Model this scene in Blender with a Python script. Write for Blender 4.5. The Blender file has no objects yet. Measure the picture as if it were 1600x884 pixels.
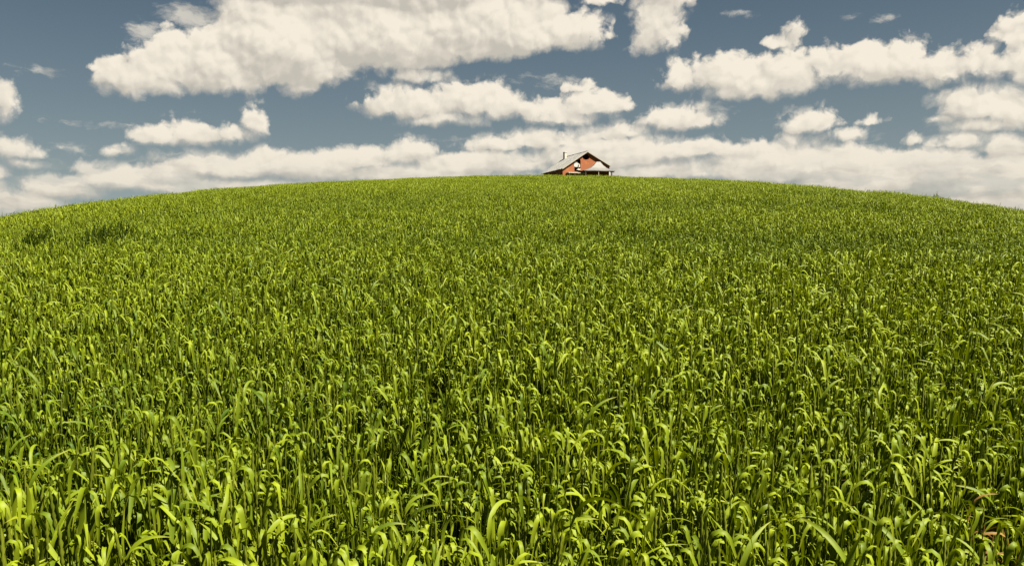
import bpy, bmesh, math, random
import numpy as np
from mathutils import Vector, Matrix, noise as mnoise
from mathutils.geometry import tessellate_polygon

scene = bpy.context.scene
C = scene.collection
R = math.radians
rng = np.random.default_rng(11)
random.seed(11)

# ------------------------------------------------------------------ camera
FPX = 1386.0                                   # focal length in photo pixels (1600 wide)
cd = bpy.data.cameras.new('camera')
cd.sensor_width = 36.0
cd.lens = 36.0 * FPX / 1600.0
cd.clip_start = 0.05
cd.clip_end = 20000.0
cam = bpy.data.objects.new('camera', cd)
cam.rotation_euler = (R(90), 0, 0)
C.objects.link(cam)
scene.camera = cam

# ------------------------------------------------------------------ exposure, sun
scene.view_settings.view_transform = 'Standard'
scene.view_settings.look = 'None'
scene.view_settings.gamma = 1.0
scene.view_settings.use_curve_mapping = False
scene.view_settings.exposure = 2.2

SUN_EL, SUN_AZ = R(55), R(61)                  # the sun stands behind the camera, to its right
sun_dir = Vector((math.sin(SUN_AZ) * math.cos(SUN_EL), -math.cos(SUN_AZ) * math.cos(SUN_EL), math.sin(SUN_EL)))
sl = bpy.data.lights.new('sun', 'SUN')
sl.energy = 5.0
sl.angle = R(0.53)
sl.color = (1.0, 0.91, 0.76)
sun = bpy.data.objects.new('sun', sl)
sun.rotation_euler = sun_dir.to_track_quat('Z', 'Y').to_euler()
sun.location = (20, -20, 40)
C.objects.link(sun)

cy = scene.cycles
cy.max_bounces = 5
cy.diffuse_bounces = 2
cy.glossy_bounces = 2
cy.transmission_bounces = 2
cy.transparent_max_bounces = 8
cy.caustics_reflective = False
cy.caustics_refractive = False


# ------------------------------------------------------------------ node helpers
class NB:
    def __init__(self, tree):
        self.t = tree
        self.n = tree.nodes
        self.l = tree.links

    def put(self, inp, v):
        if isinstance(v, bpy.types.NodeSocket):
            self.l.new(v, inp)
        else:
            inp.default_value = v

    def math(self, op, a, b=None, c=None, clamp=False):
        k = self.n.new('ShaderNodeMath')
        k.operation = op
        k.use_clamp = clamp
        self.put(k.inputs[0], a)
        if b is not None:
            self.put(k.inputs[1], b)
        if c is not None:
            self.put(k.inputs[2], c)
        return k.outputs[0]

    def vec(self, op, a, b=None, c=None):
        k = self.n.new('ShaderNodeVectorMath')
        k.operation = op
        self.put(k.inputs[0], a)
        if b is not None:
            self.put(k.inputs[1], b)
        if c is not None:
            self.put(k.inputs[2], c)
        return k.outputs['Value'] if op in ('LENGTH', 'DOT_PRODUCT', 'DISTANCE') else k.outputs[0]

    def noise(self, v, scale, detail=4.0, rough=0.5, dist=0.0, color=False, lac=2.0):
        k = self.n.new('ShaderNodeTexNoise')
        self.put(k.inputs['Vector'], v)
        k.inputs['Scale'].default_value = scale
        k.inputs['Detail'].default_value = detail
        k.inputs['Roughness'].default_value = rough
        k.inputs['Lacunarity'].default_value = lac
        k.inputs['Distortion'].default_value = dist
        return k.outputs['Color'] if color else k.outputs[0]

    def voronoi(self, v, scale, detail=0.0, rough=0.5):
        k = self.n.new('ShaderNodeTexVoronoi')
        k.feature = 'SMOOTH_F1'
        self.put(k.inputs['Vector'], v)
        k.inputs['Scale'].default_value = scale
        k.inputs['Detail'].default_value = detail
        k.inputs['Roughness'].default_value = rough
        k.inputs['Smoothness'].default_value = 0.35
        return k.outputs['Distance']

    def step(self, v, a, b, lo=0.0, hi=1.0, smooth=True):
        k = self.n.new('ShaderNodeMapRange')
        k.interpolation_type = 'SMOOTHSTEP' if smooth else 'LINEAR'
        self.put(k.inputs['Value'], v)
        for nm, x in (('From Min', a), ('From Max', b), ('To Min', lo), ('To Max', hi)):
            self.put(k.inputs[nm], x)
        return k.outputs[0]

    def mix(self, f, a, b, mode='MIX'):
        k = self.n.new('ShaderNodeMix')
        k.data_type = 'RGBA'
        k.blend_type = mode
        self.put(k.inputs[0], f)
        self.put(k.inputs[6], a)
        self.put(k.inputs[7], b)
        return k.outputs[2]


def rgb(r, g, b):
    return (r, g, b, 1.0)


# ------------------------------------------------------------------ sky with fair weather cumulus
# Each entry: centre x, y and half sizes, measured from the photograph, as angles (1 unit = 1/1386 rad)
BLOBS = [
    # the long bank at the top
    (192, 112, 52, 38), (232, 108, 75, 44), (325, 92, 120, 52), (450, 62, 140, 72), (590, 38, 180, 74), (745, 28, 170, 68),
    (880, 46, 90, 32), (600, -50, 330, 80), (470, 128, 32, 22), (520, 92, 60, 26), (655, 113, 52, 17), (740, 72, 80, 26), (940, -4, 44, 12),
    (320, 60, 60, 26), (400, 18, 70, 40),
    (1032, 28, 48, 46), (1005, 58, 30, 22), (1050, 66, 20, 14), (1040, -20, 48, 46),
    # right bank
    (1242, 48, 26, 25), (1215, 66, 30, 12), (1062, 116, 44, 26), (1130, 112, 70, 34), (1200, 116, 90, 40), (1295, 96, 50, 34),
    (1340, 94, 60, 36), (1395, 96, 80, 38), (1470, 104, 80, 30), (1560, 100, 60, 28), (1592, 48, 48, 34), (1180, 138, 90, 18), (1640, 90, 70, 50), (1450, 104, 76, 26), (1520, 94, 64, 28),
    # middle right
    (1520, 160, 70, 30), (1585, 162, 65, 34), (1470, 184, 36, 10), (1540, 192, 85, 14), (1434, 216, 20, 11), (1500, 219, 52, 15), (1572, 226, 50, 20),
    (1278, 188, 52, 20), (1362, 184, 34, 8), (1250, 196, 36, 14), (1326, 206, 40, 13),
    # middle
    (598, 160, 42, 22), (650, 158, 70, 28), (732, 150, 78, 30), (790, 162, 56, 24), (690, 182, 70, 14),
    (862, 166, 50, 20), (928, 160, 62, 25), (900, 133, 44, 11), (890, 178, 76, 16), (1058, 182, 74, 22), (1092, 167, 34, 10),
    # small ones on the left
    (248, 210, 50, 19), (300, 204, 58, 22), (360, 203, 36, 17), (398, 184, 25, 25), (176, 234, 20, 11), (248, 245, 17, 10),
    (28, 232, 42, 18), (106, 228, 18, 5), (45, 256, 18, 6), (4, 146, 26, 38), (-4, 270, 14, 9), (-10, 312, 40, 30),
    # the band low over the hill
    (140, 262, 36, 13), (100, 290, 62, 18), (40, 314, 42, 18), (200, 282, 90, 18), (262, 272, 60, 22), (350, 256, 90, 22), (425, 244, 58, 16),
    (480, 258, 100, 24), (560, 243, 80, 20), (640, 236, 58, 24), (650, 268, 190, 16), (745, 252, 130, 22), (770, 226, 62, 16),
    (850, 216, 90, 18), (952, 206, 70, 15), (960, 236, 140, 28), (1080, 232, 100, 18), (1190, 228, 110, 17), (1250, 252, 200, 30),
    (1400, 268, 170, 40), (1570, 275, 130, 40), (1560, 320, 200, 30), (1000, 268, 200, 16), (330, 290, 200, 14),
]
# thin torn wisps: centre, half sizes
WISPS = [(232, 52, 40, 22), (300, 28, 60, 22), (60, 112, 52, 9), (1152, 20, 24, 6), (1388, 30, 34, 9), (1340, 25, 20, 5), (190, 195, 160, 5),
         (1420, 62, 22, 12), (120, 232, 40, 9), (280, 240, 50, 8), (870, 128, 60, 12), (1130, 172, 24, 14)]


def sky_pt(px, py):
    a = math.atan2(px - 800, FPX)
    e = math.atan2((442 - py) * math.cos(a), FPX)
    return a * FPX, e * FPX


def blob_group(name, blobs, flat, dome=False):
    g = bpy.data.node_groups.new(name, 'ShaderNodeTree')
    g.interface.new_socket('P', in_out='INPUT', socket_type='NodeSocketVector')
    g.interface.new_socket('F', in_out='OUTPUT', socket_type='NodeSocketFloat')
    b = NB(g)
    gi, go = g.nodes.new('NodeGroupInput'), g.nodes.new('NodeGroupOutput')
    cur = None
    for (x, y, rx, ry) in blobs:
        cx, cyy = sky_pt(x, y + ry * (0.25 if flat > 1 else 0))
        cosa = math.cos(cx / FPX)
        rx2, ry2 = rx * cosa ** 2, ry * cosa * (1.25 if flat > 1 else 1)
        v = b.vec('MULTIPLY_ADD', gi.outputs[0], (1 / rx2, 1 / ry2, 0.0), (-cx / rx2, -cyy / ry2, 0.0))
        if flat > 1:
            v = b.vec('MINIMUM', v, b.vec('MULTIPLY', v, (1.0, flat, 1.0)))
        ln = b.vec('LENGTH', v)
        s = min(math.sqrt(rx2 * ry2), ry2 * 1.6)
        if dome:                                   # rounded swelling, used for the light and shade
            ln, s = b.math('MULTIPLY', ln, ln), s * 0.8
        f = b.math('MULTIPLY_ADD', ln, -s, s)
        cur = f if cur is None else b.math('SMOOTH_MAX', cur, f, 18.0 if dome else 5.0)
    g.links.new(cur, go.inputs[0])
    return g


world = bpy.data.worlds.new('World')
scene.world = world
world.use_nodes = True
wt = world.node_tree
wt.nodes.clear()
b = NB(wt)
wout = wt.nodes.new('ShaderNodeOutputWorld')
bg = wt.nodes.new('ShaderNodeBackground')
bg.inputs['Strength'].default_value = 0.05
wt.links.new(bg.outputs[0], wout.inputs[0])
sky = wt.nodes.new('ShaderNodeTexSky')
sky.sky_type = 'NISHITA'
sky.sun_disc = False
sky.sun_elevation = SUN_EL
sky.sun_rotation = math.pi - SUN_AZ
sky.air_density = 0.8
sky.dust_density = 2.2
sky.ozone_density = 1.0
tc = wt.nodes.new('ShaderNodeTexCoord')
D = tc.outputs['Generated']
sep = wt.nodes.new('ShaderNodeSeparateXYZ')
wt.links.new(D, sep.inputs[0])
az = b.math('ARCTAN2', sep.outputs[0], sep.outputs[1])
el = b.math('ARCSINE', sep.outputs[2])
comb = wt.nodes.new('ShaderNodeCombineXYZ')
wt.links.new(b.math('MULTIPLY', az, FPX), comb.inputs[0])
wt.links.new(b.math('MULTIPLY', el, FPX), comb.inputs[1])
P0 = comb.outputs[0]
# domain warp, finer towards the horizon
w1 = b.vec('SUBTRACT', b.noise(P0, 0.012, 2.0, 0.5, color=True), (0.5, 0.5, 0.5))
w2 = b.vec('SUBTRACT', b.noise(P0, 0.05, 3.0, 0.55, color=True), (0.5, 0.5, 0.5))
P = b.vec('MULTIPLY_ADD', w1, (34.0, 20.0, 0.0), P0)
P = b.vec('MULTIPLY_ADD', w2, (13.0, 10.0, 0.0), P)

g_cum = blob_group('cumulus_layout', BLOBS, 1.7)
g_dome = blob_group('cumulus_swelling', BLOBS, 1.7, True)
g_wsp = blob_group('wisp_layout', WISPS, 1.0)
elpx = b.math('MULTIPLY', el, FPX)
fine = b.step(elpx, 110.0, 330.0, 0.55, 1.0)       # clouds low over the horizon are farther, so smaller
seen = b.math('MAXIMUM', b.math('SUBTRACT', b.math('ABSOLUTE', b.math('MULTIPLY', az, FPX)), 790.0), b.math('SUBTRACT', elpx, 520.0))
rest = b.math('MULTIPLY', b.step(seen, 0.0, 160.0), 200.0)


def lay(node_group, p):
    k = wt.nodes.new('ShaderNodeGroup')
    k.node_tree = node_group
    wt.links.new(p, k.inputs[0])
    return k.outputs[0]


def field(off):
    p = b.vec('ADD', P, off) if off else P
    p0 = b.vec('ADD', P0, off) if off else P0
    L = lay(g_cum, p)
    gen = b.math('MULTIPLY_ADD', b.noise(p0, 0.0045, 2.0, 0.5), 330.0, -190.0)     # the clouds all round the rest of the sky
    gen = b.math('ADD', gen, b.math('SUBTRACT', rest, 200.0))
    L = b.math('SMOOTH_MAX', L, gen, 5.0)
    n1 = b.math('MULTIPLY_ADD', b.noise(p, 0.022, 6.0, 0.56), 48.0, -22.0)
    v1 = b.math('MULTIPLY_ADD', b.voronoi(p, 0.042, 3.0, 0.55), -22.0, 12.0)
    nn = b.math('MULTIPLY', b.math('ADD', n1, v1), fine)
    return b.math('ADD', b.math('ADD', L, nn), b.step(elpx, 110.0, 200.0, 9.0, 0.5)), L, nn


F0, L0, N0 = field(None)


def bulk(off):                                     # the smoother mass of the cloud, for its light and shade
    p = b.vec('ADD', P, off) if off else P
    gen = b.math('ADD', b.math('MULTIPLY_ADD', b.noise(b.vec('ADD', P0, off), 0.0045, 2.0, 0.5), 330.0, -190.0), b.math('SUBTRACT', rest, 200.0))
    L = b.math('SMOOTH_MAX', lay(g_dome, p), gen, 5.0)
    n1 = b.math('MULTIPLY_ADD', b.noise(p, 0.022, 3.5, 0.5), 46.0, -21.0)
    v1 = b.math('MULTIPLY_ADD', b.voronoi(p, 0.036, 1.6, 0.5), -30.0, 15.0)
    return b.math('ADD', L, b.math('MULTIPLY', b.math('ADD', n1, v1), fine))


B0, B1, B2 = bulk((0.0, 0.0, 0.0)), bulk((5.0, 8.0, 0.0)), bulk((8.0, 26.0, 0.0))
under = b.step(b.math('SUBTRACT', B2, B0), -6.0, 14.0, 0.0, 9.0)      # undersides are softer than the tops
alpha = b.step(F0, b.math('SUBTRACT', -8.0, under), b.math('ADD', 9.0, under))
wn = b.noise(b.vec('MULTIPLY', P, (0.7, 1.6, 1.0)), 0.05, 6.0, 0.62)
wisp = b.math('ADD', lay(g_wsp, P), b.math('MULTIPLY_ADD', wn, 60.0, -34.0))
walpha = b.math('MULTIPLY', b.step(wisp, -4.0, 22.0), 0.62)
alpha = b.math('MAXIMUM', alpha, walpha)
relief = b.math('MULTIPLY', b.math('SUBTRACT', B0, B1), 0.027)
big = b.math('MULTIPLY', b.math('SUBTRACT', B0, B2), 0.0075)
soft = b.math('MULTIPLY_ADD', b.noise(P, 0.016, 5.0, 0.55), 1.3, -0.65)
layers = b.math('MULTIPLY', b.math('SUBTRACT', b.noise(b.vec('MULTIPLY', P, (0.35, 1.6, 1.0)), 0.03, 4.0, 0.55), 0.5), b.step(elpx, 120.0, 300.0, 2.6, 0.2))
shade = b.math('ADD', b.math('ADD', b.math('ADD', relief, big), layers), b.math('ADD', soft, 0.52))
shade = b.step(shade, -0.65, 1.35)
shade = b.math('MULTIPLY_ADD', shade, 1.2, -0.1)
lit = b.mix(shade, rgb(2.5, 2.33, 2.02), rgb(4.1, 3.74, 3.15))
air = b.step(elpx, 60.0, 260.0, 0.55, 0.0)         # distance fades the low clouds into the sky
skyc = wt.nodes.new('ShaderNodeHueSaturation')
skyc.inputs['Saturation'].default_value = 1.4
skyc.inputs['Value'].default_value = 0.2
wt.links.new(sky.outputs[0], skyc.inputs['Color'])
haze = b.math('MULTIPLY', b.math('EXPONENT', b.math('MULTIPLY', b.math('MAXIMUM', elpx, 0.0), -1 / 250.0)), 1.0)
skyt = b.mix(1.0, skyc.outputs[0], rgb(0.93, 1.03, 0.90), 'MULTIPLY')
skyt = b.mix(haze, skyt, rgb(1.84, 2.10, 2.06))          # the dusty air low over the land
lit = b.mix(b.math('MULTIPLY', air, 0.7), lit, rgb(2.35, 2.18, 1.86))
alpha = b.math('MULTIPLY', alpha, b.step(elpx, -20.0, 130.0, 0.80, 0.97))
gaps = b.noise(b.vec('MULTIPLY_ADD', P, (0.5, 1.7, 1.0), (300.0, 50.0, 7.0)), 0.026, 4.0, 0.55)
alpha = b.math('MULTIPLY', alpha, b.math('SUBTRACT', 1.0, b.math('MULTIPLY', b.step(gaps, 0.56, 0.40), b.step(elpx, 115.0, 200.0, 0.38, 0.0))))
full = b.mix(alpha, skyt, lit)
wt.links.new(full, bg.inputs['Color'])
world.cycles.sampling_method = 'MANUAL'
world.cycles.sample_map_resolution = 512


# ------------------------------------------------------------------ object helpers
def tag(o, label=None, cat=None, group=None, kind=None):
    for k, v in (('label', label), ('category', cat), ('group', group), ('kind', kind)):
        if v:
            o[k] = v
    return o


def mesh_obj(name, verts, faces, mats, parent=None, smooth=False, link=True, fmat=None):
    me = bpy.data.meshes.new(name)
    me.from_pydata([tuple(v) for v in verts], [], faces)
    for m in (mats if isinstance(mats, (list, tuple)) else [mats]):
        me.materials.append(m)
    if fmat is not None:
        me.polygons.foreach_set('material_index', fmat)
    if smooth:
        me.polygons.foreach_set('use_smooth', [True] * len(me.polygons))
    me.update()
    o = bpy.data.objects.new(name, me)
    if link:
        C.objects.link(o)
    if parent:
        o.parent = parent
    return o


def bm_obj(name, bm, mat, parent=None):
    me = bpy.data.meshes.new(name)
    bmesh.ops.recalc_face_normals(bm, faces=bm.faces)
    bm.to_mesh(me)
    bm.free()
    me.materials.append(mat)
    o = bpy.data.objects.new(name, me)
    C.objects.link(o)
    o.parent = parent
    return o


def box(bm, x0, x1, y0, y1, z0, z1, bev=0.0):
    r = bmesh.ops.create_cube(bm, size=1.0)
    for v in r['verts']:
        v.co = Vector(((x0 + x1) / 2 + v.co.x * (x1 - x0), (y0 + y1) / 2 + v.co.y * (y1 - y0), (z0 + z1) / 2 + v.co.z * (z1 - z0)))
    if bev:
        es = list({e for v in r['verts'] for e in v.link_edges})
        bmesh.ops.bevel(bm, geom=es, offset=bev, segments=1, affect='EDGES')


def new_mat(name):
    m = bpy.data.materials.new(name)
    m.use_nodes = True
    m.node_tree.nodes.clear()
    return m, NB(m.node_tree)


def finish(m, nb, shader):
    o = nb.n.new('ShaderNodeOutputMaterial')
    nb.l.new(shader, o.inputs[0])
    return m


def pbr(name, color_fn, rough=0.8, metal=0.0, spec=0.4, bump=None):
    m, nb = new_mat(name)
    k = nb.n.new('ShaderNodeBsdfPrincipled')
    t = nb.n.new('ShaderNodeTexCoord')
    nb.put(k.inputs['Base Color'], color_fn(nb, t.outputs['Object']))
    nb.put(k.inputs['Roughness'], rough(nb, t.outputs['Object']) if callable(rough) else rough)
    k.inputs['Metallic'].default_value = metal
    k.inputs['Specular IOR Level'].default_value = spec
    if bump:
        bp = nb.n.new('ShaderNodeBump')
        bp.inputs['Distance'].default_value = bump[1]
        bp.inputs['Strength'].default_value = 0.8
        nb.l.new(bump[0](nb, t.outputs['Object']), bp.inputs['Height'])
        nb.l.new(bp.outputs[0], k.inputs['Normal'])
    return finish(m, nb, k.outputs[0])


# ------------------------------------------------------------------ the hill
CROP_H = 0.75
HP = (0.0092172, 0.14512137, 1.94070477, 28.0742722, -0.522999756, 0.00015169898, 0.8, 1.23236970)
HC = (0.108987, 0.186133, -0.343081, -0.0623115, 0.0788988, 0.0039172, -0.00208174)


def hill(x, y):
    """height of the ground; the camera is at the origin, a standing person's eye height above it"""
    x = np.asarray(x, float)
    y = np.asarray(y, float)
    gx, gy, A, L, x0, cyy, h, pw = HP
    q = np.abs(x - x0)
    q = np.where(q > 45, 45 + 20 * np.tanh((q - 45) / 20.0), q)            # the flanks level out
    out = np.maximum(np.abs(x - x0) - 65, 0) * 0.10
    lat = A * ((1 + (q / L) ** 2) ** pw - (1 + (x0 / L) ** 2) ** pw) + out
    yy = np.clip(y, -40, 260)
    z = -h - CROP_H + gx * np.clip(x, -120, 120) + gy * yy - lat - cyy * yy * yy
    z = z - 0.12 * np.maximum(y - 260, 0) - 0.08 * np.maximum(-40 - y, 0) * -1
    a = np.clip(np.arctan2(x, np.maximum(y, 0.01)), -0.56, 0.56)
    r = np.hypot(x, y)
    w = np.clip((r - 3) / 12, 0, 1) * np.clip((140 - r) / 60, 0, 1)
    z = z + np.polyval(HC, a) * r * w * (y > 0)
    # gentle swells in the soil
    z = z + 0.05 * np.sin(x * 0.55 + 1.3 * np.sin(y * 0.31)) * np.sin(y * 0.42 + 0.7) * np.clip((r - 4) / 10, 0, 1)
    return z


def hill_normal(x, y):
    e = 0.4
    dx = (hill(x + e, y) - hill(x - e, y)) / (2 * e)
    dy = (hill(x, y + e) - hill(x, y - e)) / (2 * e)
    n = np.stack([-dx, -dy, np.ones_like(dx)], -1)
    return n / np.linalg.norm(n, axis=-1, keepdims=True)


def axis_ticks(mx):
    a = [0.0]
    s = 0.8
    while a[-1] < mx:
        a.append(a[-1] + s)
        s *= 1.035
    a = np.array(a)
    return np.concatenate([-a[:0:-1], a])


gx_ = axis_ticks(4000)
gxx, gyy = np.meshgrid(gx_, gx_ + 20)
gz = hill(gxx, gyy)
n_ = len(gx_)
gv = np.stack([gxx.ravel(), gyy.ravel(), np.maximum(gz, -160 + 0 * gz).ravel()], -1)
idx = np.arange(n_ * n_).reshape(n_, n_)
gf = np.stack([idx[:-1, :-1], idx[:-1, 1:], idx[1:, 1:], idx[1:, :-1]], -1).reshape(-1, 4).tolist()


def soil_col(nb, v):
    a = nb.noise(v, 3.0, 5.0, 0.6)
    c = nb.mix(a, rgb(0.018, 0.014, 0.007), rgb(0.035, 0.028, 0.013))
    far = nb.noise(v, 0.15, 4.0, 0.6)
    return nb.mix(nb.step(far, 0.35, 0.6), c, rgb(0.022, 0.032, 0.006))


soil = pbr('soil', soil_col, 0.95, bump=(lambda nb, v: nb.noise(v, 6.0, 5.0, 0.6), 0.05))
ground = mesh_obj('ground', gv, gf, soil, smooth=True)
ground['kind'] = 'structure'


# ------------------------------------------------------------------ wheat
def leaf_material(name, dark, light, tip, rough=0.54, trans=0.2, spec=0.14):
    m, nb = new_mat(name)
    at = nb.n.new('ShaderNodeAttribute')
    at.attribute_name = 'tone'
    al = nb.n.new('ShaderNodeAttribute')
    al.attribute_name = 'along'
    ti = nb.n.new('ShaderNodeAttribute')
    ti.attribute_type = 'INSTANCER'
    ti.attribute_name = 'tint'
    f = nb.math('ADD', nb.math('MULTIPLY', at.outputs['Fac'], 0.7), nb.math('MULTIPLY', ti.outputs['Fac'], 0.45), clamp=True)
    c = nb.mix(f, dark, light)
    c = nb.mix(nb.step(al.outputs['Fac'], 0.72, 1.0, 0.0, 0.6), c, tip)
    k = nb.n.new('ShaderNodeBsdfPrincipled')
    nb.put(k.inputs['Base Color'], c)
    k.inputs['Roughness'].default_value = rough
    k.inputs['Specular IOR Level'].default_value = spec
    tr = nb.n.new('ShaderNodeBsdfTranslucent')
    nb.put(tr.inputs['Color'], nb.mix(1.0, c, rgb(1.3, 1.3, 0.25), 'MULTIPLY'))
    mx = nb.n.new('ShaderNodeMixShader')
    mx.inputs[0].default_value = trans
    nb.l.new(k.outputs[0], mx.inputs[1])
    nb.l.new(tr.outputs[0], mx.inputs[2])
    return finish(m, nb, mx.outputs[0])


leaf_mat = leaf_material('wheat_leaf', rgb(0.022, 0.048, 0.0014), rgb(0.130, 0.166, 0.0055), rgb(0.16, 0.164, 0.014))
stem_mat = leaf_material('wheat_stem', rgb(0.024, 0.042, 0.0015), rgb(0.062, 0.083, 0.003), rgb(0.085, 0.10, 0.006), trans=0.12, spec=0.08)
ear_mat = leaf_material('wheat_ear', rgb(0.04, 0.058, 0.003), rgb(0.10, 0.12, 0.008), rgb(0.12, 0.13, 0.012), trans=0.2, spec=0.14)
dark_leaf_mat = leaf_material('dark_leaf', rgb(0.008, 0.017, 0.0006), rgb(0.021, 0.033, 0.0012), rgb(0.024, 0.035, 0.002), trans=0.15, spec=0.04)
dry_mat = leaf_material('dry_leaf', rgb(0.08, 0.040, 0.010), rgb(0.21, 0.125, 0.034), rgb(0.24, 0.14, 0.05), trans=0.3)


class Plant:
    """collects leaves, stems and ears of one clump"""

    def __init__(self):
        self.v, self.f, self.m, self.tone, self.along = [], [], [], [], []

    def ribbon(self, pts, sides, widths, mat, tone, fold=0.0, ups=None):
        n0 = len(self.v)
        k = 3 if fold else 2
        N = len(pts)
        for i, (p, s, w) in enumerate(zip(pts, sides, widths)):
            t = i / (N - 1)
            if k == 3:
                row = [p - s * w / 2, p - ups[i] * (w * fold), p + s * w / 2]
            else:
                row = [p - s * w / 2, p + s * w / 2]
            self.v += row
            self.tone += [tone] * k
            self.along += [t] * k
        for i in range(N - 1):
            for j in range(k - 1):
                a = n0 + i * k + j
                self.f.append((a, a + 1, a + k + 1, a + k))
                self.m.append(mat)

    def leaf(self, base, phi, length, width, el0, bend, b0, b1, segs, tone, mat=0, fold=0.0, roll=0.0, twist=0.0, wav=0.0):
        dirh = np.array([math.cos(phi), math.sin(phi), 0.0])
        side0 = np.array([-math.sin(phi), math.cos(phi), 0.0])
        p = np.array(base, float)
        pts, sides, ups, ws = [], [], [], []
        ds = length / segs
        for i in range(segs + 1):
            t = i / segs
            u = min(1, max(0, (t - b0) / (b1 - b0)))
            u = u * u * (3 - 2 * u)
            e = el0 - bend * u
            d = dirh * math.cos(e) + np.array([0, 0, math.sin(e)])
            up = -dirh * math.sin(e) + np.array([0, 0, math.cos(e)])
            rl = roll + twist * t
            s = side0 * math.cos(rl) + up * math.sin(rl)
            uu = up * math.cos(rl) - side0 * math.sin(rl)
            pts.append(p.copy())
            sides.append(s)
            ups.append(uu)
            w = width * (0.55 + 0.45 * min(1, t / 0.3)) * (1 - max(0, (t - 0.45) / 0.55) ** 1.9)
            ws.append(max(w, width * 0.04))
            p = p + d * ds + side0 * wav * math.sin(t * 7) * ds
        self.ribbon(pts, sides, ws, mat, tone, fold, ups)

    def tube(self, pts, radii, sides, mat, tone, a0=0.0, a1=0.5):
        n0 = len(self.v)
        N = len(pts)
        for i, (p, r) in enumerate(zip(pts, radii)):
            for j in range(sides):
                a = 2 * math.pi * j / sides
                self.v.append(np.array(p) + np.array([math.cos(a) * r, math.sin(a) * r, 0]))
                self.tone.append(tone)
                self.along.append(a0 + (a1 - a0) * i / (N - 1))
        for i in range(N - 1):
            for j in range(sides):
                a, b2 = n0 + i * sides + j, n0 + i * sides + (j + 1) % sides
                self.f.append((a, b2, b2 + sides, a + sides))
                self.m.append(mat)

    def stalk(self, x, y, H, g, lod, wind=0.0):
        """one wheat stem with its leaves, and an ear on some"""
        lean = g.normal(0, 0.04) + 0.02
        la = g.normal(0, 1.2)
        lx, ly = math.cos(la) * lean, math.sin(la) * lean
        top = np.array([x + lx * H, y + ly * H, H])

        def at(t):
            return np.array([x + lx * H * t * t, y + ly * H * t * t, H * t])
        segs = (12, 6, 4)[lod]
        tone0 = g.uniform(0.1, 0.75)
        r = 0.0018
        if lod == 0:
            self.tube([at(0.15), at(0.6), at(0.98)], [r * 1.2, r * 1.25, r * 0.8], 3, 1, tone0)
        elif lod == 1:
            self.tube([at(0.3), at(0.97)], [r * 1.4, r], 3, 1, tone0)
        nl = (6, 5, 3)[lod]
        base = g.uniform(0, 6.28)
        for k in range(nl):
            t = 0.92 - 0.115 * k + g.normal(0, 0.04)
            phi = base + math.pi * k + g.normal(0, 0.5)
            if g.random() < 0.7:                                     # wind from the left turns many blades to the right
                phi = g.normal(-0.2, 0.6) + (math.pi if g.random() < 0.25 else 0.0)
            length = g.uniform(0.115, 0.19) * (1.0 if k == 0 else 1.1) * (1.0, 0.86, 0.8)[lod]
            width = g.uniform(0.0076, 0.0130) * (1, 0.9, 1.0)[lod]
            style = g.random()
            el0 = R(g.uniform(70, 89))
            if style < 0.84:                                         # hooked over
                b0 = g.uniform(0.10, 0.42)
                bend, b1 = R(g.uniform(130, 188)), min(0.95, b0 + g.uniform(0.25, 0.45))
            elif style < 0.95:                                       # a long arch
                bend, b0, b1 = R(g.uniform(70, 130)), 0.0, 1.0
            else:                                                    # upright blade
                bend, b0, b1 = R(g.uniform(5, 35)), 0.2, 1.0
            self.leaf(at(t), phi, length, width, el0, bend, b0, b1, segs, min(1, max(0, tone0 + 0.14 - 0.14 * k + g.normal(0, 0.2))), 0,  # older lower leaves are darker; the step also paints in deeper shade
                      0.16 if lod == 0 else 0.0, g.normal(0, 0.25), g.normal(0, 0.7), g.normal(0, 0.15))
        if g.random() < (0.20, 0.10, 0.0)[lod]:
            el_ = g.uniform(0.06, 0.085)
            n = (9, 3)[lod]
            d = np.array([lx * 1.6, ly * 1.6, 1.0])
            d /= np.linalg.norm(d)
            pts, rad = [], []
            for i in range(n + 1):
                u = i / n
                pts.append(at(0.97) + d * el_ * u * 1.05)
                e = (0.35 + 0.65 * math.sin(math.pi * min(1, 0.12 + u * 0.86)) ** 0.7) * 0.0052
                rad.append(e * (1.0 if i % 2 else 0.5))
            rad[-1] *= 0.4
            self.tube(pts, rad, 4, 2, tone0, 0, 0.7)

    def build(self, name, mats, link=False):
        me = bpy.data.meshes.new(name)
        me.from_pydata([tuple(map(float, v)) for v in self.v], [], self.f)
        for m in mats:
            me.materials.append(m)
        me.polygons.foreach_set('material_index', self.m)
        me.polygons.foreach_set('use_smooth', [True] * len(self.f))
        for nm, dat in (('tone', self.tone), ('along', self.along)):
            a = me.attributes.new(nm, 'FLOAT', 'POINT')
            a.data.foreach_set('value', np.array(dat, np.float32))
        me.update()
        o = bpy.data.objects.new(name, me)
        if link:
            C.objects.link(o)
        return o


def clump_set(name, count, lod, radius, stems, seed):
    col = bpy.data.collections.new(name)
    g = np.random.default_rng(seed)
    for i in range(count):
        pl = Plant()
        for s in range(stems):
            rr = radius * math.sqrt(g.random())
            aa = g.uniform(0, 2 * math.pi)
            pl.stalk(rr * math.cos(aa), rr * math.sin(aa), CROP_H * g.normal(0.84, (0.06, 0.05, 0.035)[lod]), g, lod)
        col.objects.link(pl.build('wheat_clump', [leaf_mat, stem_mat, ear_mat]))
    return col


LODS = [  # spacing, clump radius, stems, variants, nearest, farthest
    (0.150, 0.105, 22, 30, 0.0, 8.5),
    (0.34, 0.24, 96, 14, 8.5, 26.0),
    (0.85, 0.62, 460, 8, 26.0, 105.0),
]
cols = [clump_set('wheat_%s' % nm, L[3], i, L[1], L[2], 30 + i) for i, (nm, L) in enumerate(zip(('near', 'middle', 'far'), LODS))]

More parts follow.
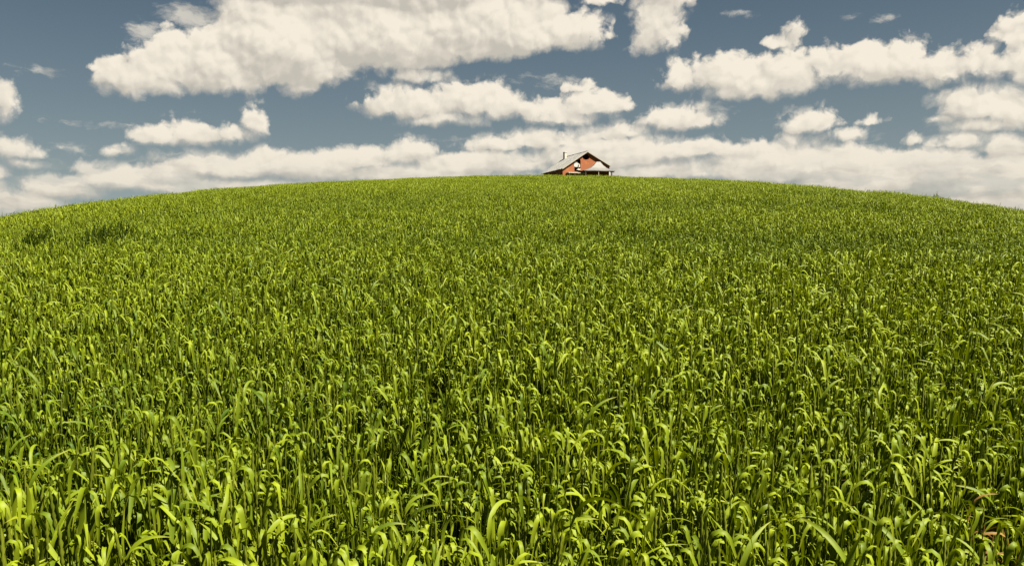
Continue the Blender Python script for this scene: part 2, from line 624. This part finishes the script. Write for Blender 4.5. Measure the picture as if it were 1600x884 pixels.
# gaps around the two dark clumps and the dry tuft
DARK_CLUMPS = [(-4.84, 10.65, 0.72, 0.80, 0.805, 'larger dark green clump standing out in the lighter wheat at far left'), (-5.3, 9.96, 0.56, 0.66, 0.81, 'smaller dark green clump nearest the left edge of the photo')]
pts, att_rot, att_scale, att_lod, att_tint, att_nor = [], [], [], [], [], []
HALF = R(41)
for li, (sp, rad, stems, nv, r0, r1) in enumerate(LODS):
    xs = np.arange(-r1 * 0.75, r1 * 0.75, sp)
    ys = np.arange(-4.0, r1, sp)
    X, Y = np.meshgrid(xs, ys)
    X = (X + rng.uniform(-0.5, 0.5, X.shape) * sp).ravel()
    Y = (Y + rng.uniform(-0.5, 0.5, Y.shape) * sp).ravel()
    r = np.hypot(X, Y)
    keep = (r >= r0) & (r < r1) & ((np.abs(np.arctan2(X, Y + 3.5)) < HALF) | (r < 3.2)) & (r > 0.45)
    X, Y = X[keep], Y[keep]
    Z = hill(X, Y)
    pts.append(np.stack([X, Y, Z - 0.01], -1))
    n = len(X)
    att_nor.append(hill_normal(X, Y))
    att_rot.append(rng.normal(0, 0.55, n))
    low = np.array([mnoise.noise((x * 0.16, y * 0.36, 3.0)) for x, y in zip(X, Y)])
    mid = np.array([mnoise.noise((x * 1.6, y * 1.2, 9.0)) for x, y in zip(X, Y)])
    att_scale.append((0.97 if li == 2 else 1.0) + 0.14 * low + 0.11 * mid + rng.normal(0, 0.035, n))
    att_lod.append(np.full(n, li))
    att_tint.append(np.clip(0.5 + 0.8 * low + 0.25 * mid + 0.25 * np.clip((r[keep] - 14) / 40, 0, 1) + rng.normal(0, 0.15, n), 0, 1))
pts = np.concatenate(pts)
me = bpy.data.meshes.new('wheat_field')
me.from_pydata([], [], [])
me.vertices.add(len(pts))
me.vertices.foreach_set('co', pts.astype(np.float32).ravel())
for nm, dat, ty in (('rot', np.concatenate(att_rot), 'FLOAT'), ('size', np.concatenate(att_scale), 'FLOAT'), ('lod', np.concatenate(att_lod), 'INT'),
                    ('tint', np.concatenate(att_tint), 'FLOAT')):
    a = me.attributes.new(nm, ty, 'POINT')
    a.data.foreach_set('value', dat.astype(np.int32 if ty == 'INT' else np.float32))
a = me.attributes.new('nor', 'FLOAT_VECTOR', 'POINT')
a.data.foreach_set('vector', np.concatenate(att_nor).astype(np.float32).ravel())
me.update()
wheat = bpy.data.objects.new('wheat_field', me)
C.objects.link(wheat)
tag(wheat, 'green wheat with broad hooked leaves covering the whole hill', 'wheat', kind='stuff')

gn = bpy.data.node_groups.new('wheat_scatter', 'GeometryNodeTree')
gn.interface.new_socket('Geometry', in_out='INPUT', socket_type='NodeSocketGeometry')
gn.interface.new_socket('Geometry', in_out='OUTPUT', socket_type='NodeSocketGeometry')
N = gn.nodes
gi, go = N.new('NodeGroupInput'), N.new('NodeGroupOutput')


def gattr(nm, ty):
    k = N.new('GeometryNodeInputNamedAttribute')
    k.data_type = ty
    k.inputs[0].default_value = nm
    return k.outputs[0]


join = N.new('GeometryNodeJoinGeometry')
align = N.new('FunctionNodeAlignRotationToVector')
align.axis = 'Z'
gn.links.new(gattr('nor', 'FLOAT_VECTOR'), align.inputs['Vector'])
zr = N.new('FunctionNodeAxisAngleToRotation')
zr.inputs[0].default_value = (0, 0, 1)
gn.links.new(gattr('rot', 'FLOAT'), zr.inputs[1])
rr = N.new('FunctionNodeRotateRotation')
rr.rotation_space = 'LOCAL'
gn.links.new(align.outputs[0], rr.inputs[0])
gn.links.new(zr.outputs[0], rr.inputs[1])
for li, col in enumerate(cols):
    ci = N.new('GeometryNodeCollectionInfo')
    ci.inputs[0].default_value = col
    ci.inputs[1].default_value = True
    ci.inputs[2].default_value = True
    cmp_ = N.new('FunctionNodeCompare')
    cmp_.data_type = 'INT'
    cmp_.operation = 'EQUAL'
    gn.links.new(gattr('lod', 'INT'), cmp_.inputs[2])
    cmp_.inputs[3].default_value = li
    ip = N.new('GeometryNodeInstanceOnPoints')
    gn.links.new(gi.outputs[0], ip.inputs['Points'])
    gn.links.new(cmp_.outputs[0], ip.inputs['Selection'])
    gn.links.new(ci.outputs[0], ip.inputs['Instance'])
    ip.inputs['Pick Instance'].default_value = True
    rv = N.new('FunctionNodeRandomValue')
    rv.data_type = 'INT'
    for s in rv.inputs:
        if s.type == 'INT' and s.name == 'Min':
            s.default_value = 0
        if s.type == 'INT' and s.name == 'Max':
            s.default_value = LODS[li][3] - 1
    ro = [s for s in rv.outputs if s.type == 'INT'][0]
    gn.links.new(ro, ip.inputs['Instance Index'])
    gn.links.new(rr.outputs[0], ip.inputs['Rotation'])
    gn.links.new(gattr('size', 'FLOAT'), ip.inputs['Scale'])
    gn.links.new(ip.outputs[0], join.inputs[0])
gn.links.new(join.outputs[0], go.inputs[0])
md = wheat.modifiers.new('scatter', 'NODES')
md.node_group = gn

# ------------------------------------------------------------------ plant clumps in the crop
def weed(name, x, y, wx, wy, h, stems, label, cat, seed, mats=None, up=0.0):  # one clump of stalks, dark green by default; also builds the bush
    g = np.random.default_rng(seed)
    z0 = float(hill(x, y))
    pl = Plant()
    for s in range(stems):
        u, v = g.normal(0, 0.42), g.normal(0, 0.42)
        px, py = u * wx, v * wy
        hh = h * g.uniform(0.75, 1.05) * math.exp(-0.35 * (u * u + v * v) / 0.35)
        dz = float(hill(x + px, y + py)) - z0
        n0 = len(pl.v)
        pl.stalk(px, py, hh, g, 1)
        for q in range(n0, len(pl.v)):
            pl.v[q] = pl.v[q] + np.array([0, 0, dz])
    o = pl.build(name, mats or [dark_leaf_mat, dark_leaf_mat, dark_leaf_mat], link=True)
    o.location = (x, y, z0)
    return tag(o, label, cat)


for i, (x, y, wx, wy, h, label) in enumerate(DARK_CLUMPS):
    weed('dark_clump', x, y, wx, wy, h, 620, label, 'weed clump', 60 + i)['group'] = 'dark clumps in the wheat'  # dense clumps of stalks, coloured darker than the wheat around them


def dry_tuft(x, y):
    g = np.random.default_rng(77)
    pl = Plant()
    for s in range(30):
        a, rr_ = g.uniform(0, 6.28), 0.05 * math.sqrt(g.random())
        bx, by = rr_ * math.cos(a), rr_ * math.sin(a)
        h = g.uniform(0.44, 0.68)
        lean = g.uniform(0.05, 0.30)
        top = np.array([bx + math.cos(a) * lean, by + math.sin(a) * lean, h])
        pl.tube([np.array([bx, by, 0]), np.array([bx, by, 0]) * 0.5 + top * 0.5 + np.array([0, 0, 0.06]), top], [0.0028, 0.0024, 0.0015], 3, 1, g.random())
        for k in range(3):
            t = g.uniform(0.5, 1.0)
            pl.leaf(np.array([bx, by, 0]) * (1 - t) + top * t, a + g.normal(0, 1.0), g.uniform(0.08, 0.18), g.uniform(0.004, 0.010),
                    R(g.uniform(10, 70)), R(g.uniform(60, 200)), 0.0, 1.0, 6, g.random(), 0, 0.0, g.normal(0, 0.6), g.normal(0, 2.0), g.normal(0, 0.6))
    o = pl.build('dry_weed', [dry_mat, dry_mat, dry_mat], link=True)
    o.location = (x, y, float(hill(x, y)))
    return tag(o, 'withered reddish brown weed among the green wheat stems', 'dry weed')


dry_tuft(*(1.11, 2.27))
weed('shrub', 15.49, 32.44, 0.40, 0.5, 0.88, 240, 'small ragged green bush rising above the right skyline of the field', 'bush', 91, [leaf_mat, dark_leaf_mat, dry_mat])

# ------------------------------------------------------------------ the brick farmhouse on the crest
HX, HY, HROT = 12.472, 148.0, R(25)
HZ = 16.1
house = bpy.data.objects.new('farmhouse', None)
house.location = (HX, HY, HZ)
house.rotation_euler = (0, 0, HROT)
C.objects.link(house)
tag(house, 'small orange brick farmhouse with grey metal roof behind the crest of the hill', 'house')


def brick_col(nb, v):
    k = nb.n.new('ShaderNodeTexBrick')
    mp = nb.vec('ADD', nb.vec('MULTIPLY', v, (1.0, 0.0, 0.0)), (0, 0, 0))
    s = nb.n.new('ShaderNodeSeparateXYZ')
    nb.l.new(v, s.inputs[0])
    cb = nb.n.new('ShaderNodeCombineXYZ')
    nb.l.new(nb.math('ADD', s.outputs[0], s.outputs[1]), cb.inputs[0])
    nb.l.new(s.outputs[2], cb.inputs[1])
    nb.l.new(cb.outputs[0], k.inputs['Vector'])
    k.inputs['Scale'].default_value = 1.0
    k.inputs['Brick Width'].default_value = 0.26
    k.inputs['Row Height'].default_value = 0.085
    k.inputs['Mortar Size'].default_value = 0.008
    k.inputs['Color1'].default_value = rgb(0.160, 0.040, 0.006)
    k.inputs['Color2'].default_value = rgb(0.140, 0.032, 0.005)
    k.inputs['Mortar'].default_value = rgb(0.17, 0.085, 0.04)
    patch = nb.step(nb.noise(v, 0.9, 4.0, 0.6), 0.50, 0.68)
    c = nb.mix(nb.math('MULTIPLY', patch, 0.6), k.outputs['Color'], rgb(0.23, 0.09, 0.02))
    stain = nb.step(nb.noise(v, 1.7, 4.0, 0.65), 0.56, 0.72)
    return nb.mix(nb.math('MULTIPLY', stain, 0.45), c, rgb(0.085, 0.02, 0.008))


def metal_col(nb, v):
    a = nb.noise(v, 1.1, 5.0, 0.6)
    c = nb.mix(a, rgb(0.085, 0.09, 0.088), rgb(0.15, 0.15, 0.145))
    ru = nb.step(nb.noise(v, 0.8, 5.0, 0.7), 0.56, 0.7)
    return nb.mix(nb.math('MULTIPLY', ru, 0.55), c, rgb(0.12, 0.08, 0.05))


def flat_col(c, amt=0.25, sc=3.0):
    def f(nb, v):
        a = nb.noise(v, sc, 5.0, 0.6)
        return nb.mix(nb.math('MULTIPLY', a, amt * 2), c, rgb(c[0] * 0.45, c[1] * 0.42, c[2] * 0.38))
    return f


brick = pbr('brick', brick_col, 0.9)
rooftin = pbr('roof_tin', metal_col, 0.5, 0.15, 0.5)
porchtin = pbr('porch_tin', flat_col(rgb(0.105, 0.105, 0.103), 0.45, 1.6), 0.62, 0.1, 0.3)
whitewash = pbr('whitewash', flat_col(rgb(0.33, 0.32, 0.28)), 0.85)
oldwood = pbr('old_wood', flat_col(rgb(0.035, 0.022, 0.015)), 0.85)
whitepaint = pbr('white_paint', flat_col(rgb(0.34, 0.33, 0.28), 0.3), 0.6)
sheet = pbr('plastic_sheet', flat_col(rgb(0.30, 0.31, 0.30), 0.2), 0.45)
plank = pbr('weathered_plank', flat_col(rgb(0.22, 0.21, 0.18), 0.3), 0.8)

# local frame: x along the front, y backwards, z up from the ground; front gable plane is y = 0
ZB = -HZ
AP = (0.0, 21.94 + ZB)
EL_, ER = (-4.81, 18.80 + ZB), (4.56, 19.74 + ZB)
DEP = 7.0
WL, WR = -4.55, 4.40


def roof_z(x):
    if x < 0:
        return AP[1] + (EL_[1] - AP[1]) * (x / EL_[0])
    return AP[1] + (ER[1] - AP[1]) * (x / ER[0])


RT = 0.16                                        # roof thickness below the outer line


def wall_piece(name, outer, holes, y0, y1):
    loops = [outer] + holes
    vs, fs = [], []
    tri = tessellate_polygon([[Vector((p[0], p[1], 0)) for p in lp] for lp in loops])
    flat = [p for lp in loops for p in lp]
    nn_ = len(flat)
    vs = [(p[0], y0, p[1]) for p in flat] + [(p[0], y1, p[1]) for p in flat]
    for t in tri:
        fs.append(tuple(t))
        fs.append(tuple(q + nn_ for q in reversed(t)))
    o_ = 0
    for lp in loops:
        m = len(lp)
        for i in range(m):
            a_, b_ = o_ + i, o_ + (i + 1) % m
            fs.append((a_, b_, b_ + nn_, a_ + nn_))
        o_ += m
    o = mesh_obj(name, vs, fs, brick, house)
    bm = bmesh.new()
    bm.from_mesh(o.data)
    bmesh.ops.recalc_face_normals(bm, faces=bm.faces)
    bm.to_mesh(o.data)
    bm.free()
    return o


front = [(WL, -0.6), (WR, -0.6), (WR, roof_z(WR) - RT), (0, AP[1] - RT), (WL, roof_z(WL) - RT)]
attic = [(-0.66, 20.62 + ZB), (-0.18, 20.50 + ZB), (0.38, 20.66 + ZB), (0.60, 21.14 + ZB), (0.30, 21.46 + ZB), (-0.02, 21.62 + ZB), (-0.40, 21.40 + ZB), (-0.86, 21.12 + ZB)]
win = [(-2.38, 18.50 + ZB), (-1.22, 18.44 + ZB), (-1.16, 20.20 + ZB), (-1.30, 20.66 + ZB), (-2.38, 20.02 + ZB)]
door = [(1.0, 0.0), (2.0, 0.0), (2.0, 2.05), (1.0, 2.05)]
wall_piece('wall', front, [attic, win, door], 0.0, 0.30)
wall_piece('wall', front, [], DEP - 0.30, DEP)
for x0, x1, xe in ((WL, WL + 0.3, WL), (WR - 0.3, WR, WR)):
    bm = bmesh.new()
    box(bm, x0, x1, 0.303, DEP - 0.303, -0.6, roof_z(xe) - RT - 0.02)
    bm_obj('wall', bm, brick, house)
bm = bmesh.new()
box(bm, WL + 0.31, WR - 0.31, 0.31, DEP - 0.31, 2.10, 2.22)
bm_obj('loft_floor', bm, oldwood, house)


def roof_half(name, x_ridge, z_ridge, x_eave, z_eave, y0, y1):
    """one slope of standing seam tin, with the seams and a ragged lower edge"""
    bm = bmesh.new()
    g = np.random.default_rng(5)
    n = 16
    d = Vector((x_eave - x_ridge, 0, z_eave - z_ridge))
    nrm = Vector((-d.z, 0, d.x)).normalized()
    if nrm.z < 0:
        nrm = -nrm
    step_ = (y1 - y0) / n
    for i in range(n):
        ya, yb = y0 + i * step_ + 0.004, y0 + (i + 1) * step_ - 0.004
        lift = g.normal(0, 0.012)
        ext = 1.0 + g.normal(0, 0.006)
        a = Vector((x_ridge, 0, z_ridge)) + nrm * lift
        e = Vector((x_ridge, 0, z_ridge)) + d * ext + nrm * (lift + g.normal(0, 0.01))
        c = []
        for (p, yy) in ((a, ya), (e, ya), (e, yb), (a, yb)):
            c.append(bm.verts.new((p.x, yy, p.z)))
        c2 = [bm.verts.new(v.co - nrm * 0.09) for v in c]
        bm.faces.new(c)
        bm.faces.new(c2[::-1])
        for k in range(4):
            bm.faces.new((c[k], c[(k + 1) % 4], c2[(k + 1) % 4], c2[k]))
        # raised seam
        s0, s1 = a + nrm * 0.035, e + nrm * 0.035
        q = []
        for (p, yy) in ((a + nrm * 0.003, ya), (e + nrm * 0.003, ya), (s1, ya + 0.01), (s0, ya + 0.01), (a + nrm * 0.003, ya + 0.022), (e + nrm * 0.003, ya + 0.022)):
            q.append(bm.verts.new((p.x, yy, p.z)))
        bm.faces.new((q[0], q[1], q[2], q[3]))
        bm.faces.new((q[3], q[2], q[5], q[4]))
    return bm_obj(name, bm, rooftin, house)


rl = roof_half('roof', -0.02, AP[1], EL_[0] - 0.06, EL_[1] - 0.04, -0.30, DEP + 0.25)
rr_ = roof_half('roof', 0.02, AP[1], ER[0] + 0.06, ER[1] - 0.03, -0.30, DEP + 0.25)
# ridge cap and rake boards
bm = bmesh.new()
box(bm, -0.09, 0.09, -0.32, DEP + 0.26, AP[1] + 0.005, AP[1] + 0.05, 0.02)
bm_obj('ridge_cap', bm, rooftin, house)
for (xe, ze) in (EL_, ER):
    bm = bmesh.new()
    d = Vector((xe, 0, ze - AP[1]))
    nn2 = Vector((-d.z, 0, d.x)).normalized()
    nn2 = nn2 if nn2.z > 0 else -nn2
    a, e = Vector((0, 0, AP[1])), Vector((xe, 0, ze))
    vs = []
    for yy in (-0.332, -0.304):
        for p in (a + nn2 * 0.01, e + nn2 * 0.01, e - nn2 * 0.15, a - nn2 * 0.15):
            vs.append(bm.verts.new((p.x, yy, p.z)))
    for q in ((0, 1, 2, 3), (7, 6, 5, 4), (0, 4, 5, 1), (1, 5, 6, 2), (2, 6, 7, 3), (3, 7, 4, 0)):
        bm.faces.new([vs[k] for k in q])
    bm_obj('rake_board', bm, plank, house)

# chimney on the left slope near the far end
bm = bmesh.new()
cx_ = -0.75
box(bm, cx_ - 0.22, cx_ + 0.22, DEP - 1.05, DEP - 0.50, roof_z(cx_) - 0.5, AP[1] + 0.55, 0.02)
box(bm, cx_ - 0.26, cx_ + 0.26, DEP - 1.10, DEP - 0.45, AP[1] + 0.553, AP[1] + 0.66, 0.02)
ch = bm_obj('chimney', bm, whitewash, rl)

# torn white sheet hung in the tall opening, its bar and the broken sill
def slab(name, poly, y0, y1, mat, jag=0.0, parent=None):
    bm = bmesh.new()
    g = np.random.default_rng(len(name))
    f_ = [bm.verts.new((p[0] + g.normal(0, jag), y0 + g.normal(0, jag), p[1] + g.normal(0, jag))) for p in poly]
    k_ = [bm.verts.new((v.co.x, y1, v.co.z)) for v in f_]
    bm.faces.new(f_)
    bm.faces.new(k_[::-1])
    for i in range(len(poly)):
        j = (i + 1) % len(poly)
        bm.faces.new((f_[i], f_[j], k_[j], k_[i]))
    return bm_obj(name, bm, mat, parent or house)


fr = slab('window_frame', [(-2.36, 18.52 + ZB), (-2.28, 18.52 + ZB), (-2.28, 20.05 + ZB), (-2.36, 20.00 + ZB)], 0.08, 0.16, oldwood)
slab('torn_sheet', [(-2.36, 19.28 + ZB), (-2.0, 19.22 + ZB), (-1.74, 19.27 + ZB), (-1.55, 19.20 + ZB), (-1.25, 19.30 + ZB), (-1.24, 19.72 + ZB), (-1.46, 19.80 + ZB), (-1.8, 20.02 + ZB), (-2.1, 20.16 + ZB), (-2.36, 20.02 + ZB)], 0.03, 0.05, sheet, 0.02)
slab('window_mullion', [(-1.66, 18.86 + ZB), (-1.52, 18.86 + ZB), (-1.50, 19.66 + ZB), (-1.62, 19.62 + ZB)], -0.02, 0.02, oldwood)
slab('window_board', [(-2.30, 19.14 + ZB), (-1.22, 19.14 + ZB), (-1.22, 19.24 + ZB), (-2.30, 19.24 + ZB)], 0.06, 0.12, oldwood)
slab('broken_sill', [(-1.92, 18.74 + ZB), (-1.5, 18.70 + ZB), (-1.22, 18.80 + ZB), (-1.26, 18.98 + ZB), (-1.52, 18.92 + ZB), (-1.66, 18.98 + ZB), (-1.78, 18.84 + ZB)], -0.10, 0.18, whitepaint, 0.015)

# pale deck slab along the left of the front
bm = bmesh.new()
g5 = np.random.default_rng(8)
xx = -3.95
while xx < -0.55:
    w_ = g5.uniform(0.28, 0.42)
    lift = g5.normal(0, 0.012)
    box(bm, xx, min(xx + w_ - 0.012, -0.5), -0.95, -0.02, 18.05 + ZB + lift, 18.17 + ZB + lift, 0.01)
    xx += w_
deck = bm_obj('deck', bm, whitepaint, house)
for xp in (-3.8, -2.8, -1.8, -0.7):
    bm = bmesh.new()
    box(bm, xp, xp + 0.12, -0.9, -0.78, -0.6, 18.045 + ZB - 0.02)
    bm_obj('deck_post', bm, oldwood, house)

# porch with a tent-like tin roof at the right
PX0, PX1, PY0 = -1.6, 4.40, -1.9
PZ = 18.62 + ZB
bm = bmesh.new()
RTOP = 20.28 + ZB
cxp = 2.1
rings = []
prof = [(1.0, 0.0), (0.74, 0.13), (0.50, 0.34), (0.30, 0.63), (0.125, 1.0)]
for (s, h) in prof:
    ring = []
    z = PZ + (RTOP - PZ) * h
    sq = (s - 0.125) / 0.875
    xa, xb = cxp - 0.34 + (PX0 - cxp + 0.34) * sq, cxp + 0.34 + (PX1 - cxp - 0.34) * sq
    ya = -0.06 + (PY0 + 0.06) * (s if s < 1 else 1.0)
    zl = 0.26 if s == 1.0 else 0.26 * s
    pts_ = []
    nseg = 7
    for i in range(nseg):
        u = i / (nseg - 1)
        pts_.append((xa, -0.04 + (ya + 0.04) * u, z))
    for i in range(1, nseg):
        u = i / (nseg - 1)
        pts_.append((xa + (xb - xa) * u, ya, z + 0.02 * math.sin(u * 25) * s))
    for i in range(1, nseg):
        u = i / (nseg - 1)
        pts_.append((xb, ya + (-0.04 - ya) * u, z))
    rings.append([bm.verts.new((p[0], p[1], p[2] + 0.10 * (p[0] - cxp) / 3.0)) for p in pts_])
for r0_, r1_ in zip(rings[:-1], rings[1:]):
    for i in range(len(r0_) - 1):
        bm.faces.new((r0_[i], r0_[i + 1], r1_[i + 1], r1_[i]))
top_ = rings[-1]
bm.faces.new(top_)
bmesh.ops.recalc_face_normals(bm, faces=bm.faces)
ext_ = bmesh.ops.extrude_face_region(bm, geom=list(bm.faces))
for v in [q for q in ext_['geom'] if isinstance(q, bmesh.types.BMVert)]:
    v.co.z -= 0.07
porch_roof = bm_obj('porch_roof', bm, porchtin, house)
for (xp, yp, w_, mt) in ((3.32, -1.74, 0.17, whitepaint), (3.78, -1.74, 0.16, oldwood), (1.25, -1.74, 0.10, plank), (-1.2, -1.74, 0.12, oldwood)):
    bm = bmesh.new()
    box(bm, xp - w_ / 2, xp + w_ / 2, yp - w_ / 2, yp + w_ / 2, -0.6, PZ - 0.03)
    bm_obj('porch_post', bm, mt, house)
bm = bmesh.new()
box(bm, PX0 + 0.1, PX1 - 0.1, PY0 + 0.13, PY0 + 0.23, PZ - 0.17, PZ - 0.075)
bm_obj('porch_beam', bm, oldwood, house)
slab('door_panel', [(1.02, 0.02), (1.98, 0.02), (1.98, 2.03), (1.02, 2.03)], 0.12, 0.17, oldwood)
